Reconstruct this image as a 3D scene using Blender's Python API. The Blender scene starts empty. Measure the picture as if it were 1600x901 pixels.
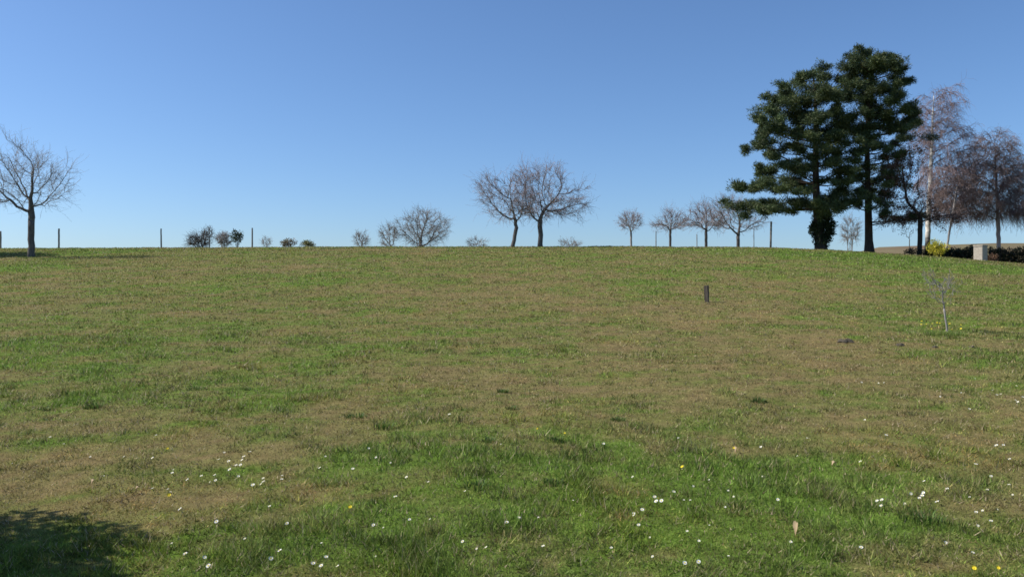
import bpy, math, random, zlib
import numpy as np
from mathutils import Vector
R = math.radians
sc = bpy.context.scene
C = sc.collection
rng = np.random.default_rng(7)
random.seed(7)

# ------------------------------------------------------------------ camera, sky, sun, exposure
EYE, FPX = 1.6, 1333.3                      # eye height; focal length in pixels of the 1600 px wide photograph
cd = bpy.data.cameras.new('camera'); cam = bpy.data.objects.new('camera', cd); C.objects.link(cam)
cam.location = (0, 0, EYE); cam.rotation_euler = (R(90), 0, 0)
cd.sensor_width = 36; cd.lens = 30; cd.clip_start = 0.05; cd.clip_end = 6000
sc.camera = cam
SUN_EL, SUN_ROT = R(42), R(-86)             # rotation measured clockwise from +Y: sun to the left, level with the camera
w = bpy.data.worlds.new('World'); sc.world = w; w.use_nodes = True
nt = w.node_tree; bg = nt.nodes['Background']
sky = nt.nodes.new('ShaderNodeTexSky'); sky.sky_type = 'NISHITA'; sky.sun_disc = False
sky.sun_elevation = SUN_EL; sky.sun_rotation = SUN_ROT
sky.altitude = 900; sky.air_density = 1.0; sky.dust_density = 1.35; sky.ozone_density = 8.3
nt.links.new(sky.outputs[0], bg.inputs[0]); bg.inputs[1].default_value = 0.123
SD = Vector((math.sin(SUN_ROT) * math.cos(SUN_EL), math.cos(SUN_ROT) * math.cos(SUN_EL), math.sin(SUN_EL)))
sl = bpy.data.lights.new('sun', 'SUN'); sl.energy = 5.0; sl.angle = R(0.5); sl.color = (1, .95, .87)
so = bpy.data.objects.new('sun', sl); C.objects.link(so); so.location = (-30, 8, 40)
so.rotation_euler = SD.to_track_quat('Z', 'Y').to_euler()
vs = sc.view_settings; vs.view_transform = 'Standard'; vs.look = 'None'; vs.gamma = 1; vs.exposure = 0.24
vs.use_curve_mapping = False
sc.cycles.filter_width = 1.6
sc.cycles.max_bounces = 6; sc.cycles.transparent_max_bounces = 4

# ------------------------------------------------------------------ helpers
def reseed(text):                      # every plant keeps its own shape whatever is built before it
    global rng
    rng = np.random.default_rng(zlib.crc32(text.encode()))

def tag(o, label=None, cat=None, group=None, kind=None):
    for k, v in (('label', label), ('category', cat), ('group', group), ('kind', kind)):
        if v: o[k] = v
    return o

def mesh_obj(name, V, F, mats, parent=None, smooth=False, attrs=None, loc=None):
    """V (n,3); F either (m,k) int array or list of arrays; mats one material or a list with attrs['mat']"""
    me = bpy.data.meshes.new(name)
    V = np.ascontiguousarray(V, dtype=np.float32)
    Fs = F if isinstance(F, list) else [F]
    Fs = [np.asarray(f, dtype=np.int32) for f in Fs if len(f)]
    me.vertices.add(len(V)); me.vertices.foreach_set('co', V.ravel())
    nl = sum(f.size for f in Fs); npoly = sum(len(f) for f in Fs)
    me.loops.add(nl); me.loops.foreach_set('vertex_index', np.concatenate([f.ravel() for f in Fs]))
    tot = np.concatenate([np.full(len(f), f.shape[1], np.int32) for f in Fs])
    st = np.concatenate([[0], np.cumsum(tot)[:-1]]).astype(np.int32)
    me.polygons.add(npoly); me.polygons.foreach_set('loop_start', st); me.polygons.foreach_set('loop_total', tot)
    if smooth: me.polygons.foreach_set('use_smooth', np.ones(npoly, bool))
    for m in (mats if isinstance(mats, (list, tuple)) else [mats]): me.materials.append(m)
    if attrs:
        for k, a in attrs.items():
            if k == 'mat': me.polygons.foreach_set('material_index', np.asarray(a, np.int32)); continue
            a = np.asarray(a, np.float32)
            if a.ndim == 1:
                me.attributes.new(k, 'FLOAT', 'POINT').data.foreach_set('value', a)
            else:
                if a.shape[1] == 3: a = np.concatenate([a, np.ones((len(a), 1), np.float32)], 1)
                me.attributes.new(k, 'FLOAT_COLOR', 'POINT').data.foreach_set('color', np.ascontiguousarray(a).ravel())
    me.update(calc_edges=True); me.validate()
    o = bpy.data.objects.new(name, me); C.objects.link(o)
    if parent: o.parent = parent
    if loc is not None: o.location = loc
    return o

def empty(name, loc):
    o = bpy.data.objects.new(name, None); C.objects.link(o); o.location = loc; o.empty_display_size = .3
    return o

def mat(name, build):
    m = bpy.data.materials.new(name); m.use_nodes = True
    n = m.node_tree.nodes; l = m.node_tree.links
    b = n['Principled BSDF']; b.inputs['Roughness'].default_value = .85
    b.inputs['Specular IOR Level'].default_value = .2
    build(n, l, b)
    return m

def ramp(n, l, src, stops):
    r = n.new('ShaderNodeValToRGB'); e = r.color_ramp.elements
    e[0].position, e[0].color = stops[0][0], (*stops[0][1], 1)
    e[1].position, e[1].color = stops[-1][0], (*stops[-1][1], 1)
    for p, c in stops[1:-1]:
        x = e.new(p); x.color = (*c, 1)
    l.new(src, r.inputs[0]); return r.outputs[0]

def noise(n, l, scale, detail=4, rough=.6, vec=None, obj=True):
    t = n.new('ShaderNodeTexNoise'); t.inputs['Scale'].default_value = scale
    t.inputs['Detail'].default_value = detail; t.inputs['Roughness'].default_value = rough
    if vec is None:
        tc = n.new('ShaderNodeTexCoord'); vec = tc.outputs['Object' if obj else 'Generated']
    l.new(vec, t.inputs['Vector']); return t.outputs['Fac']

def bark(name, dark, light, scale=14, stretch=.25):
    def f(n, l, b):
        tc = n.new('ShaderNodeTexCoord'); mp = n.new('ShaderNodeMapping')
        mp.inputs['Scale'].default_value = (1, 1, stretch); l.new(tc.outputs['Object'], mp.inputs[0])
        no = noise(n, l, scale, 6, .7, mp.outputs[0])
        l.new(ramp(n, l, no, [(.3, dark), (.7, light)]), b.inputs['Base Color'])
        bp = n.new('ShaderNodeBump'); bp.inputs['Strength'].default_value = .6; bp.inputs['Distance'].default_value = .02
        l.new(no, bp.inputs['Height']); l.new(bp.outputs[0], b.inputs['Normal'])
    return mat(name, f)

def leafy(name, transl=.3):
    """colour of each leaf comes from its own 'tint' attribute"""
    def f(n, l, b):
        a = n.new('ShaderNodeAttribute'); a.attribute_name = 'tint'
        l.new(a.outputs['Color'], b.inputs['Base Color'])
        b.inputs['Roughness'].default_value = .6; b.inputs['Specular IOR Level'].default_value = .25
        t = n.new('ShaderNodeBsdfTranslucent'); l.new(a.outputs['Color'], t.inputs[0])
        mx = n.new('ShaderNodeMixShader'); mx.inputs[0].default_value = transl
        l.new(b.outputs[0], mx.inputs[1]); l.new(t.outputs[0], mx.inputs[2])
        l.new(mx.outputs[0], n['Material Output'].inputs[0])
    return mat(name, f)

# value noise in numpy (used for the lie of the land and for where the grass is green or dry)
_T = np.random.default_rng(3).random((256, 256))
def vnoise(x, y):
    xi = np.floor(x).astype(int); yi = np.floor(y).astype(int); fx = x - xi; fy = y - yi
    fx = fx * fx * (3 - 2 * fx); fy = fy * fy * (3 - 2 * fy)
    g = lambda a, b: _T[a & 255, b & 255]
    return (g(xi, yi) * (1 - fx) + g(xi + 1, yi) * fx) * (1 - fy) + (g(xi, yi + 1) * (1 - fx) + g(xi + 1, yi + 1) * fx) * fy
def fbm(x, y, o=4):
    s = 0; a = .5; t = 0
    for k in range(o):
        s = s + a * vnoise(x * 2 ** k + 17 * k, y * 2 ** k + 31 * k); t += a; a *= .55
    return s / t

# ------------------------------------------------------------------ terrain
_yy = np.linspace(0, 300, 3001)
_s = np.interp(_yy, [0, 10, 20, 28, 42, 50, 58, 66, 80, 120, 200, 300],
               [.035, .047, .062, .1, .105, .09, .049, -.02, -.06, -.04, 0, 0]) * 1.015
_s = np.convolve(np.pad(_s, 40, mode='edge'), np.ones(81) / 81, 'valid')
_P = np.concatenate([[0], np.cumsum((_s[1:] + _s[:-1]) / 2 * .1)])
_kx = np.linspace(-60, 90, 1501)
_k = np.interp(_kx, [-60, -20, -8, 12, 17, 21.7, 27.8, 33, 45, 90], [.95, .985, 1, 1, .985, .945, .83, .71, .55, .45])
_k = np.convolve(np.pad(_k, 20, mode='edge'), np.ones(41) / 41, 'valid')
def sstep(a, b, v):
    t = np.clip((v - a) / (b - a), 0, 1); return t * t * (3 - 2 * t)
def height(x, y):
    x = np.asarray(x, float); y = np.asarray(y, float)
    z = np.interp(y, _yy, _P) * np.interp(x, _kx, _k)
    z = z + np.where(y < 0, .03 * np.maximum(y, -20), 0)
    far = sstep(130, 270, y) * (7.5 + 6.9 * sstep(.32, .44, x / np.maximum(y, 1)) + 1.1 * sstep(.44, .56, x / np.maximum(y, 1)))
    bumps = (fbm(x * .35, y * .35, 3) - .5) * .10 * sstep(2, 12, y) + (fbm(x * 1.6 + 9, y * 1.6, 2) - .5) * .04
    return z + far + bumps * sstep(400, 200, np.abs(y)) 
def hz(x, y): return float(height(x, y))

def at(px, d):                     # ground point in the photograph's column px, d metres ahead
    x = (px - 800) / FPX * d
    return x, d, hz(x, d)
def ray(px, py, d):                # point seen at a pixel when it is d metres ahead
    return np.array([(px - 800) / FPX * d, d, EYE + (450.5 - py) / FPX * d])
_dd = np.geomspace(3, 57, 3000)
def hit(px, py):                   # where a pixel meets the meadow
    x = (px - 800) / FPX * _dd
    row = 450.5 - (height(x, _dd) - EYE) / _dd * FPX
    i = np.argmax(row <= py); d = _dd[i]
    return x[i], d, hz(x[i], d)

# where the grass is lush (+) or dry (-): patches as (column, row, half-width px, half-height px, amount)
_pp = [(120, 545, 170, 24, .75), (60, 470, 120, 40, .25), (330, 500, 220, 60, .22), (560, 550, 120, 22, .45), (90, 605, 160, 30, .35),
       (950, 455, 130, 10, .4), (1040, 515, 90, 10, .2), (300, 560, 200, 30, .2), (230, 575, 60, 14, .3),
       (640, 720, 260, 30, .65), (780, 760, 320, 60, .5), (1150, 730, 160, 40, .4), (1200, 800, 420, 70, .55), (600, 850, 260, 60, .4),
       (1500, 860, 220, 60, .6), (430, 730, 60, 20, .5), (330, 880, 200, 45, .4), (1000, 860, 300, 50, .45), (1350, 700, 120, 20, .2),
       (1290, 399, 140, 5, 1.5), (1500, 417, 140, 8, 1.5), (30, 420, 60, 8, .8), (100, 394, 90, 4, .6), (1180, 630, 60, 14, .4),
       (130, 745, 130, 36, -.35), (300, 700, 220, 36, -.25), (700, 600, 240, 36, -.35), (1000, 560, 330, 50, -.4), (1300, 600, 260, 40, -.25),
       (250, 425, 160, 18, -.25), (1400, 460, 200, 30, -.1), (800, 450, 200, 20, -.3), (640, 405, 300, 10, .25), (800, 880, 600, 50, .6), (1350, 880, 320, 50, .6), (600, 500, 400, 40, -.2), (1200, 520, 300, 40, -.2)]
PATCH = []
for px, py, rx, ry, a in _pp:
    x, d, _ = hit(px, py); d0 = hit(px, py + ry)[1]; d1 = hit(px, max(py - ry, 387))[1]
    PATCH.append((x, (d0 + d1) / 2, rx * d / FPX, max((d1 - d0) / 2, .3), a))
def lush(x, y):
    g = .50 + (fbm(x * .22 + 4, y * .22) - .5) * .7 + (fbm(x * 1.1, y * 1.1, 3) - .5) * 1.0 + (fbm(x * 5 + 3, y * 5, 3) - .5) * .9 + (vnoise(x * 14, y * 14) - .5) * .5
    wx = x + (fbm(x * 1.3 + 50, y * 1.3, 5) - .5) * 3.0; wy = y + (fbm(x * 1.3, y * 1.3 + 70, 5) - .5) * 3.0
    for cx, cy, rx, ry, a in PATCH:
        g = g + .55 * a * np.exp(-((wx - cx) / rx) ** 2 - ((wy - cy) / ry) ** 2)
    return np.clip(g, 0, 1)

# ground: one sheet, fine near the camera, reaching beyond the horizon
xs = np.unique(np.concatenate([np.linspace(-10, 10, 121), np.linspace(-50, 50, 201), np.geomspace(50, 2600, 30), -np.geomspace(50, 2600, 30)]).round(3))
ys = np.unique(np.concatenate([np.linspace(-12, 2, 15), np.linspace(2, 20, 120), np.linspace(20, 130, 260), np.geomspace(130, 3000, 50), -np.geomspace(12, 1500, 20)]).round(3))
X, Y = np.meshgrid(xs, ys); Z = height(X, Y)
nx, ny = len(xs), len(ys); ii = np.arange(nx * ny).reshape(ny, nx)
GF = np.stack([ii[:-1, :-1], ii[:-1, 1:], ii[1:, 1:], ii[1:, :-1]], -1).reshape(-1, 4)
DRY, OLIVE, GREEN = (.236, .180, .078), (.190, .184, .058), (.128, .202, .031)
def ground_mat(n, l, b):
    a = n.new('ShaderNodeAttribute'); a.attribute_name = 'lush'
    n1 = noise(n, l, 9, 5, .7); n2 = noise(n, l, 55, 3, .7)
    m1 = n.new('ShaderNodeMath'); m1.operation = 'MULTIPLY_ADD'; l.new(n1, m1.inputs[0]); m1.inputs[1].default_value = .5; l.new(a.outputs['Fac'], m1.inputs[2])
    m2 = n.new('ShaderNodeMath'); m2.operation = 'MULTIPLY_ADD'; l.new(n2, m2.inputs[0]); m2.inputs[1].default_value = .5; l.new(m1.outputs[0], m2.inputs[2])
    m3 = n.new('ShaderNodeMath'); m3.operation = 'SUBTRACT'; l.new(m2.outputs[0], m3.inputs[0]); m3.inputs[1].default_value = .5
    col = ramp(n, l, m3.outputs[0], [(0, tuple(c * .9 for c in DRY)), (.45, tuple(c * .9 for c in OLIVE)), (.9, tuple(c * .9 for c in GREEN))])
    # the ploughed field on the far rise
    ge = n.new('ShaderNodeNewGeometry'); sx = n.new('ShaderNodeSeparateXYZ'); l.new(ge.outputs['Position'], sx.inputs[0])
    mr = n.new('ShaderNodeMapRange'); mr.inputs[1].default_value = 120; mr.inputs[2].default_value = 150; l.new(sx.outputs['Y'], mr.inputs[0])
    n3 = noise(n, l, .05, 4)
    fc = ramp(n, l, n3, [(.35, (.16, .115, .075)), (.65, (.19, .17, .09))])
    mx = n.new('ShaderNodeMix'); mx.data_type = 'RGBA'; l.new(mr.outputs[0], mx.inputs[0]); l.new(col, mx.inputs[6]); l.new(fc, mx.inputs[7])
    n4 = noise(n, l, 6, 4, .75); mv = n.new('ShaderNodeMapRange'); l.new(n4, mv.inputs[0]); mv.inputs[1].default_value = .3; mv.inputs[2].default_value = .7; mv.inputs[3].default_value = .65; mv.inputs[4].default_value = 1.3
    vm = n.new('ShaderNodeVectorMath'); vm.operation = 'SCALE'; l.new(mx.outputs[2], vm.inputs[0]); l.new(mv.outputs[0], vm.inputs['Scale'])
    l.new(vm.outputs[0], b.inputs['Base Color']); b.inputs['Roughness'].default_value = 1
    b.inputs['Specular IOR Level'].default_value = .05
    bp = n.new('ShaderNodeBump'); bp.inputs['Strength'].default_value = .7; bp.inputs['Distance'].default_value = .03
    l.new(n2, bp.inputs['Height']); l.new(bp.outputs[0], b.inputs['Normal'])
GROUND = mat('meadow_soil_and_thatch', ground_mat)
g = mesh_obj('meadow_ground', np.stack([X, Y, Z], -1).reshape(-1, 3), GF, GROUND, smooth=True,
             attrs={'lush': lush(X, Y).ravel()})
tag(g, 'gently rising meadow ground of short dry and green grass', 'meadow', kind='structure')

# grass blades: log-uniform in distance, so each covers about the same size in view
def mottle(x, y):                  # random tone at several sizes; darks also paint in shade among tussocks
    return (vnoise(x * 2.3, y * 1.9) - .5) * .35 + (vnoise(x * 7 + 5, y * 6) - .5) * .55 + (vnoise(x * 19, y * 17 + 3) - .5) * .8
def pick_cols(gv, n, px_, py_, bright=1.0):
    D, O, G = (np.array(c) for c in (DRY, OLIVE, GREEN))
    t = np.clip(gv + rng.normal(0, .22, n), 0, 1)[:, None]
    c = np.where(t < .45, D + (O - D) * (t / .45), O + (G - O) * ((t - .45) / .55))
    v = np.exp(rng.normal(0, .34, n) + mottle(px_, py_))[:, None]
    red = np.clip((vnoise(px_ * 4.3 + 11, py_ * 3.7) - .55) * 2.5, 0, 1)[:, None] * rng.random((n, 1))      # rusty dead leaves
    c = c * (1 - .55 * red) + np.array([.25, .155, .085]) * .55 * red
    yel = np.clip((vnoise(px_ * 1.4 + 40, py_ * 1.2) - .5) * 2, 0, 1)[:, None]                              # yellower growth
    c = c * (1 + yel * np.array([.28, .10, -.05]))
    c = c * v * bright
    straw = rng.random(n) < .06 * (1 - gv) + .065
    c[straw] = np.array([.42, .34, .21]) * np.exp(rng.normal(0, .15, straw.sum()))[:, None]
    return c
N = 900000
u = rng.uniform(-.82, .82, N); d = np.exp(rng.uniform(math.log(1.9), math.log(72), N))
bx = u * d + rng.normal(0, .02, N); by = d
gv = lush(bx, by)
keep = rng.random(N) < .68 + .32 * gv + .3 * (d > 20)
bx, by, gv, d = bx[keep], by[keep], gv[keep], d[keep]; N = len(bx)
bz = height(bx, by)
wd = np.maximum(.0035, .85 * d / 853) * rng.uniform(.7, 1.4, N)
clumpy = fbm(bx * 2.2, by * 2.2, 3); tus = sstep(.5, .72, fbm(bx * 4.2 + 20, by * 4.2, 3))
hh = (.017 + .030 * gv * clumpy ** 1.6 * 2.2) * rng.uniform(.5, 1.5, N) * (.8 + .85 * tus) + .004 * d / 10
broad = (rng.random(N) < .38) & (d < 30)                   # clover, plantain and other flat weeds between the blades
hh = np.where(broad, hh * .55, np.minimum(hh, .11)); wd = np.where(broad, np.maximum(wd * 1.3, .010) * rng.uniform(.8, 1.6, N), wd)
th = rng.uniform(0, 2 * math.pi, N); ph = rng.uniform(0, 2 * math.pi, N); lean = rng.uniform(.1, 1.15, N) * hh * (1.35 - gv * .5) + np.where(broad, .018, 0)
B = np.stack([bx, by, bz - .004], -1)
wv = np.stack([np.cos(th), np.sin(th), np.zeros(N)], -1) * (wd / 2)[:, None]
tip = B + np.stack([np.cos(ph) * lean, np.sin(ph) * lean, hh], -1)
BV = np.stack([B - wv, B + wv, tip], 1).reshape(-1, 3)
BF = np.arange(3 * N).reshape(-1, 3)
GRASS = leafy('grass_blades', .35)
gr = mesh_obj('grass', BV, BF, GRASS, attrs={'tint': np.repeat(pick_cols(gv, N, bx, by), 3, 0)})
tag(gr, 'short patchy meadow grass, straw brown and green', 'grass', kind='stuff')

# ------------------------------------------------------------------ generic builders
def frusta(A, Bp, ra, rb, k):
    """cone frusta between points; returns V, F (quads)"""
    A = np.asarray(A, float); Bp = np.asarray(Bp, float); n = len(A)
    t = Bp - A; L = np.linalg.norm(t, axis=1, keepdims=True); t = t / np.maximum(L, 1e-9)
    ref = np.where(np.abs(t[:, :1]) < .9, np.array([[1., 0, 0]]), np.array([[0, 1., 0]]))
    e1 = np.cross(t, ref); e1 /= np.linalg.norm(e1, axis=1, keepdims=True); e2 = np.cross(t, e1)
    an = np.arange(k) * 2 * math.pi / k
    ring = e1[:, None] * np.cos(an)[None, :, None] + e2[:, None] * np.sin(an)[None, :, None]
    V = np.concatenate([A[:, None] + ring * np.asarray(ra)[:, None, None], Bp[:, None] + ring * np.asarray(rb)[:, None, None]], 1).reshape(-1, 3)
    j = np.arange(k); jn = (j + 1) % k
    F = np.stack([j, jn, jn + k, j + k], -1)[None] + (np.arange(n) * 2 * k)[:, None, None]
    return V, F.reshape(-1, 4)

def tube(P, r, k=8):
    """one continuous tube through points P with radii r"""
    P = np.asarray(P, float); n = len(P); r = np.asarray(r, float)
    t = np.gradient(P, axis=0); t /= np.linalg.norm(t, axis=1, keepdims=True)
    ref = np.array([1., 0, 0]) if abs(t[:, 0]).mean() < .8 else np.array([0, 1., 0])
    e1 = np.cross(t, ref); e1 /= np.linalg.norm(e1, axis=1, keepdims=True); e2 = np.cross(t, e1)
    an = np.arange(k) * 2 * math.pi / k
    V = (P[:, None] + (e1[:, None] * np.cos(an)[None, :, None] + e2[:, None] * np.sin(an)[None, :, None]) * r[:, None, None]).reshape(-1, 3)
    j = np.arange(k); jn = (j + 1) % k
    F = (np.stack([j, jn, jn + k, j + k], -1)[None] + (np.arange(n - 1) * k)[:, None, None]).reshape(-1, 4)
    cap = np.stack([np.full(k - 2, (n - 1) * k), (n - 1) * k + j[1:-1], (n - 1) * k + j[2:]], -1)
    return V, F, cap

def join(parts):
    Vs, Q, T, o = [], [], [], 0
    for p in parts:
        V, F = p[0], p[1]; Vs.append(V)
        (Q if F.shape[1] == 4 else T).append(F + o)
        if len(p) > 2: T.append(p[2] + o)
        o += len(V)
    return np.concatenate(Vs), [np.concatenate(x) for x in (Q, T) if x]

def foliage(cen, size, n_each, L, Wd, cols, up=.3, flat=1.0, outward=None, spread=1.0, var=.3, diamond=False):
    """many small leaf / needle faces round tuft centres"""
    cen = np.asarray(cen, float); m = len(cen); n = m * n_each
    c = np.repeat(cen, n_each, 0); s = np.repeat(np.asarray(size, float) * np.ones(m), n_each)
    v = rng.normal(size=(n, 3)); v /= np.linalg.norm(v, axis=1, keepdims=True)
    off = v * (rng.random(n) ** .5 * s * spread)[:, None]; off[:, 2] *= flat
    dr = v * .8 + rng.normal(size=(n, 3)) * .5; dr[:, 2] += up
    if outward is not None: dr += np.repeat(outward, n_each, 0)
    dr /= np.linalg.norm(dr, axis=1, keepdims=True)
    sd = np.cross(dr, rng.normal(size=(n, 3))); sd /= np.linalg.norm(sd, axis=1, keepdims=True)
    b = c + off; l = L * rng.uniform(.6, 1.4, n)[:, None]; wdt = Wd * rng.uniform(.7, 1.3, n)[:, None]
    col = np.repeat(np.asarray(cols, float).reshape(-1, 3) * np.ones((m, 1)), n_each, 0) * np.exp(rng.normal(0, var, n))[:, None]
    if diamond:
        V = np.stack([b, b + dr * l * .5 - sd * wdt / 2, b + dr * l, b + dr * l * .5 + sd * wdt / 2], 1).reshape(-1, 3)
        return V, np.arange(4 * n).reshape(-1, 4), np.repeat(col, 4, 0)
    V = np.stack([b - sd * wdt / 2, b + sd * wdt / 2, b + dr * l], 1).reshape(-1, 3)
    return V, np.arange(3 * n).reshape(-1, 3), np.repeat(col, 3, 0)

# ------------------------------------------------------------------ bare trees (space colonisation)
def colonise(nodes, parents, att, D, infl, kill, iters=140, trop=(0, 0, 0)):
    P = [np.array(p, float) for p in nodes]; par = list(parents); att = np.asarray(att, float)
    best = np.full(len(att), 1e9); bi = np.zeros(len(att), int)
    def upd(i0):
        nonlocal best, bi
        A = np.array(P[i0:])
        dm = np.linalg.norm(att[:, None] - A[None], axis=2); k = dm.argmin(1); v = dm[np.arange(len(att)), k]
        m = v < best; best = np.where(m, v, best); bi = np.where(m, k + i0, bi)
    upd(0); trop = np.array(trop)
    seen = {}
    for _ in range(iters):
        if not len(att): break
        act = best < infl
        if not act.any(): break
        i0 = len(P)
        for k in np.unique(bi[act]):
            vec = att[act & (bi == k)] - P[k]
            dv = (vec / np.maximum(np.linalg.norm(vec, axis=1, keepdims=True), 1e-6)).sum(0)
            dv = dv / (np.linalg.norm(dv) + 1e-6) + trop + rng.normal(0, .12, 3)
            q = P[k] + dv / np.linalg.norm(dv) * D
            if seen.get(k, 0) > 3: continue
            seen[k] = seen.get(k, 0) + 1
            P.append(q); par.append(int(k))
        if len(P) == i0: break
        upd(i0)
        kp = best > kill; att, best, bi = att[kp], best[kp], bi[kp]
    return np.array(P), np.array(par)

def bare_tree(name, label, cat, px, d, fork_py, env, r_trunk, bk, n_att=700, lean=0, r_tip=.007, twig=(.25, .6), ntw=2.0,
              up=.5, droop=0, leader=False, trop=None, twig_mat=None, group=None, D=None, base_dx=0, trunk_mat=None, leaf=None, stems=None, depth=.85, sub=1):
    reseed(label)
    bx0, by0, bz0 = at(px, d)
    base = np.array([bx0, by0, bz0 - .08])
    fork = ray(px + lean, fork_py, d)
    if fork[2] < base[2] + .3: fork[2] = base[2] + .3
    S = d / FPX
    if D is None: D = max(e[2] for e in env) * S / 9
    # attractors
    att = []
    tot = sum(e[2] * e[3] for e in env)
    for cx, cy, rx, ry in env:
        k = max(20, int(n_att * rx * ry / tot)); c = ray(cx, cy, d)
        v = rng.normal(size=(k, 3)); v /= np.linalg.norm(v, axis=1, keepdims=True)
        v *= (rng.random(k) ** .42)[:, None]
        att.append(c + v * np.array([rx * S, rx * S * depth, ry * S]))
    att = np.concatenate(att)
    # trunk
    if stems:
        nodes, par = [base], [-1]
        for s in range(stems):
            a = rng.uniform(0, 6.28); tgt = fork + np.array([math.cos(a), math.sin(a), 0]) * max(e[2] for e in env) * S * .35
            prev = 0; m = 4
            for j in range(1, m + 1):
                nodes.append(base + (tgt - base) * j / m + rng.normal(0, .03, 3)); par.append(prev); prev = len(nodes) - 1
    else:
        m = max(4, int((fork[2] - base[2]) / (D * 1.2))); nodes = []; par = []
        for j in range(m + 1):
            f = j / m; p = base + (fork - base) * f; p[:2] += rng.normal(0, .10 * r_trunk, 2) * (0 < j < m)
            p[0] += math.sin(f * 3.1) * .12 * r_trunk; nodes.append(p); par.append(j - 1)
    ntr = len(nodes)
    mind = np.linalg.norm(att - np.array(nodes[-1]), axis=1).min()
    P, par = colonise(nodes, par, att, D, max(D * 7, mind + D * 2), D * 1.6, trop=(0, 0, up * .25 if trop is None else trop))
    # twigs
    extraA, extraB, ra, rb = [], [], [], []
    n = len(P); w = np.zeros(n); nch = np.zeros(n, int)
    for i in range(n - 1, 0, -1):
        if w[i] == 0: w[i] = 1
        w[par[i]] += w[i]; nch[par[i]] += 1
    w = np.maximum(w, 1)
    ex = max(.30, min(.62, math.log(max(r_trunk / r_tip, 2)) / math.log(max(w[0], 2))))
    r = r_trunk * (w / w[0]) ** ex
    top = P[:, 2].max(); cc = P[ntr:].mean(0)
    thin = np.where((r < r_trunk * .3) & (np.arange(n) >= ntr))[0]
    cnt = rng.poisson(ntw, len(thin)); src = np.repeat(thin, cnt); q = len(src)
    dr = P[src] - P[par[src]]; dr /= np.maximum(np.linalg.norm(dr, axis=1, keepdims=True), 1e-6)
    out = P[src] - cc; out /= np.linalg.norm(out, axis=1, keepdims=True)
    v = dr * .6 + out * .5 + rng.normal(0, .55, (q, 3)); v[:, 2] += up; v /= np.linalg.norm(v, axis=1, keepdims=True)
    Lw = (twig[0] + (twig[1] - twig[0]) * 1.2 * rng.random(q) ** 1.5)[:, None]; a0 = P[src]; rr = np.minimum(r[src], r_tip * 1.5)
    segs = []
    def shoots(a0, v, Lw, rr, ns):
        for s in range(ns):
            v = v + rng.normal(0, .18, v.shape); v[:, 2] -= droop * (s + .6); v /= np.linalg.norm(v, axis=1, keepdims=True)
            a1 = a0 + v * Lw / ns; segs.append((a0, a1, rr * (1 - s * .25), rr * (.75 - s * .25) + .0015)); a0 = a1
            yield a0, v
    lev = list(shoots(a0, v, Lw, rr, 3))
    for (p1, v1) in lev:                                  # side shoots on every twig
        for _ in range(sub):
            m = rng.random(q) < .75
            v2 = v1[m] + rng.normal(0, .6, (m.sum(), 3)); v2 /= np.linalg.norm(v2, axis=1, keepdims=True)
            for _x in shoots(p1[m], v2, Lw[m] * rng.uniform(.3, .75, (m.sum(), 1)), rr[m] * .6, 2): pass
    tA = np.concatenate([s[0] for s in segs]); tB = np.concatenate([s[1] for s in segs])
    tra = np.concatenate([s[2] for s in segs]); trb = np.concatenate([s[3] for s in segs])
    org = np.array([bx0, by0, bz0])
    root = empty(name, org); tag(root, label, cat, group)
    idx = np.arange(1, n); big = idx[idx < ntr]; rest = idx[idx >= ntr]
    if stems:
        V, F = frusta(P[par[big]], P[big], r[par[big]], r[big], 7); V, F = V, [F]
        mesh_obj('trunk', V - org, F, trunk_mat or bk, root, smooth=True)
    else:
        rt = r[:ntr].copy(); rt = np.maximum(rt, r_trunk * np.linspace(1, .12 if leader else .72, ntr)); rt[0] *= 1.3; rt[1] *= 1.06
        V, F, cp = tube(P[:ntr], rt, 12); mesh_obj('trunk', V - org, [F, cp], trunk_mat or bk, root, smooth=True)
    parts = []
    th = r[rest] > .03
    for sel, k in ((rest[th], 6), (rest[~th], 3)):
        if len(sel):
            pr = np.minimum(r[par[sel]], r[sel] * 1.5)
            dv = P[sel] - P[par[sel]]; ln = np.linalg.norm(dv, axis=1, keepdims=True)
            parts.append(frusta(P[par[sel]] - dv / ln * np.minimum(pr * .7, ln[:, 0] * .6)[:, None], P[sel] + dv * .04, pr, r[sel], k))
    nb = sum(len(p[1]) for p in parts)
    if q: parts.append(frusta(tA, tB, tra, trb, 3))
    V, F = join(parts)
    mi = np.zeros(sum(len(f) for f in F), int); mi[nb:] = 1
    mesh_obj('crown', V - org, F, [bk, twig_mat or bk], root, attrs={'mat': mi})
    if leaf:
        c, size, num, lm = leaf
        k = rng.integers(0, len(tB), num)
        V, F, col = foliage(tB[k], size * 1.5, 2, size, size * .6, c, up=-.1, var=.35, diamond=True)
        mesh_obj('old_leaves', V - org, F, lm, root, attrs={'tint': col})
    return root

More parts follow.
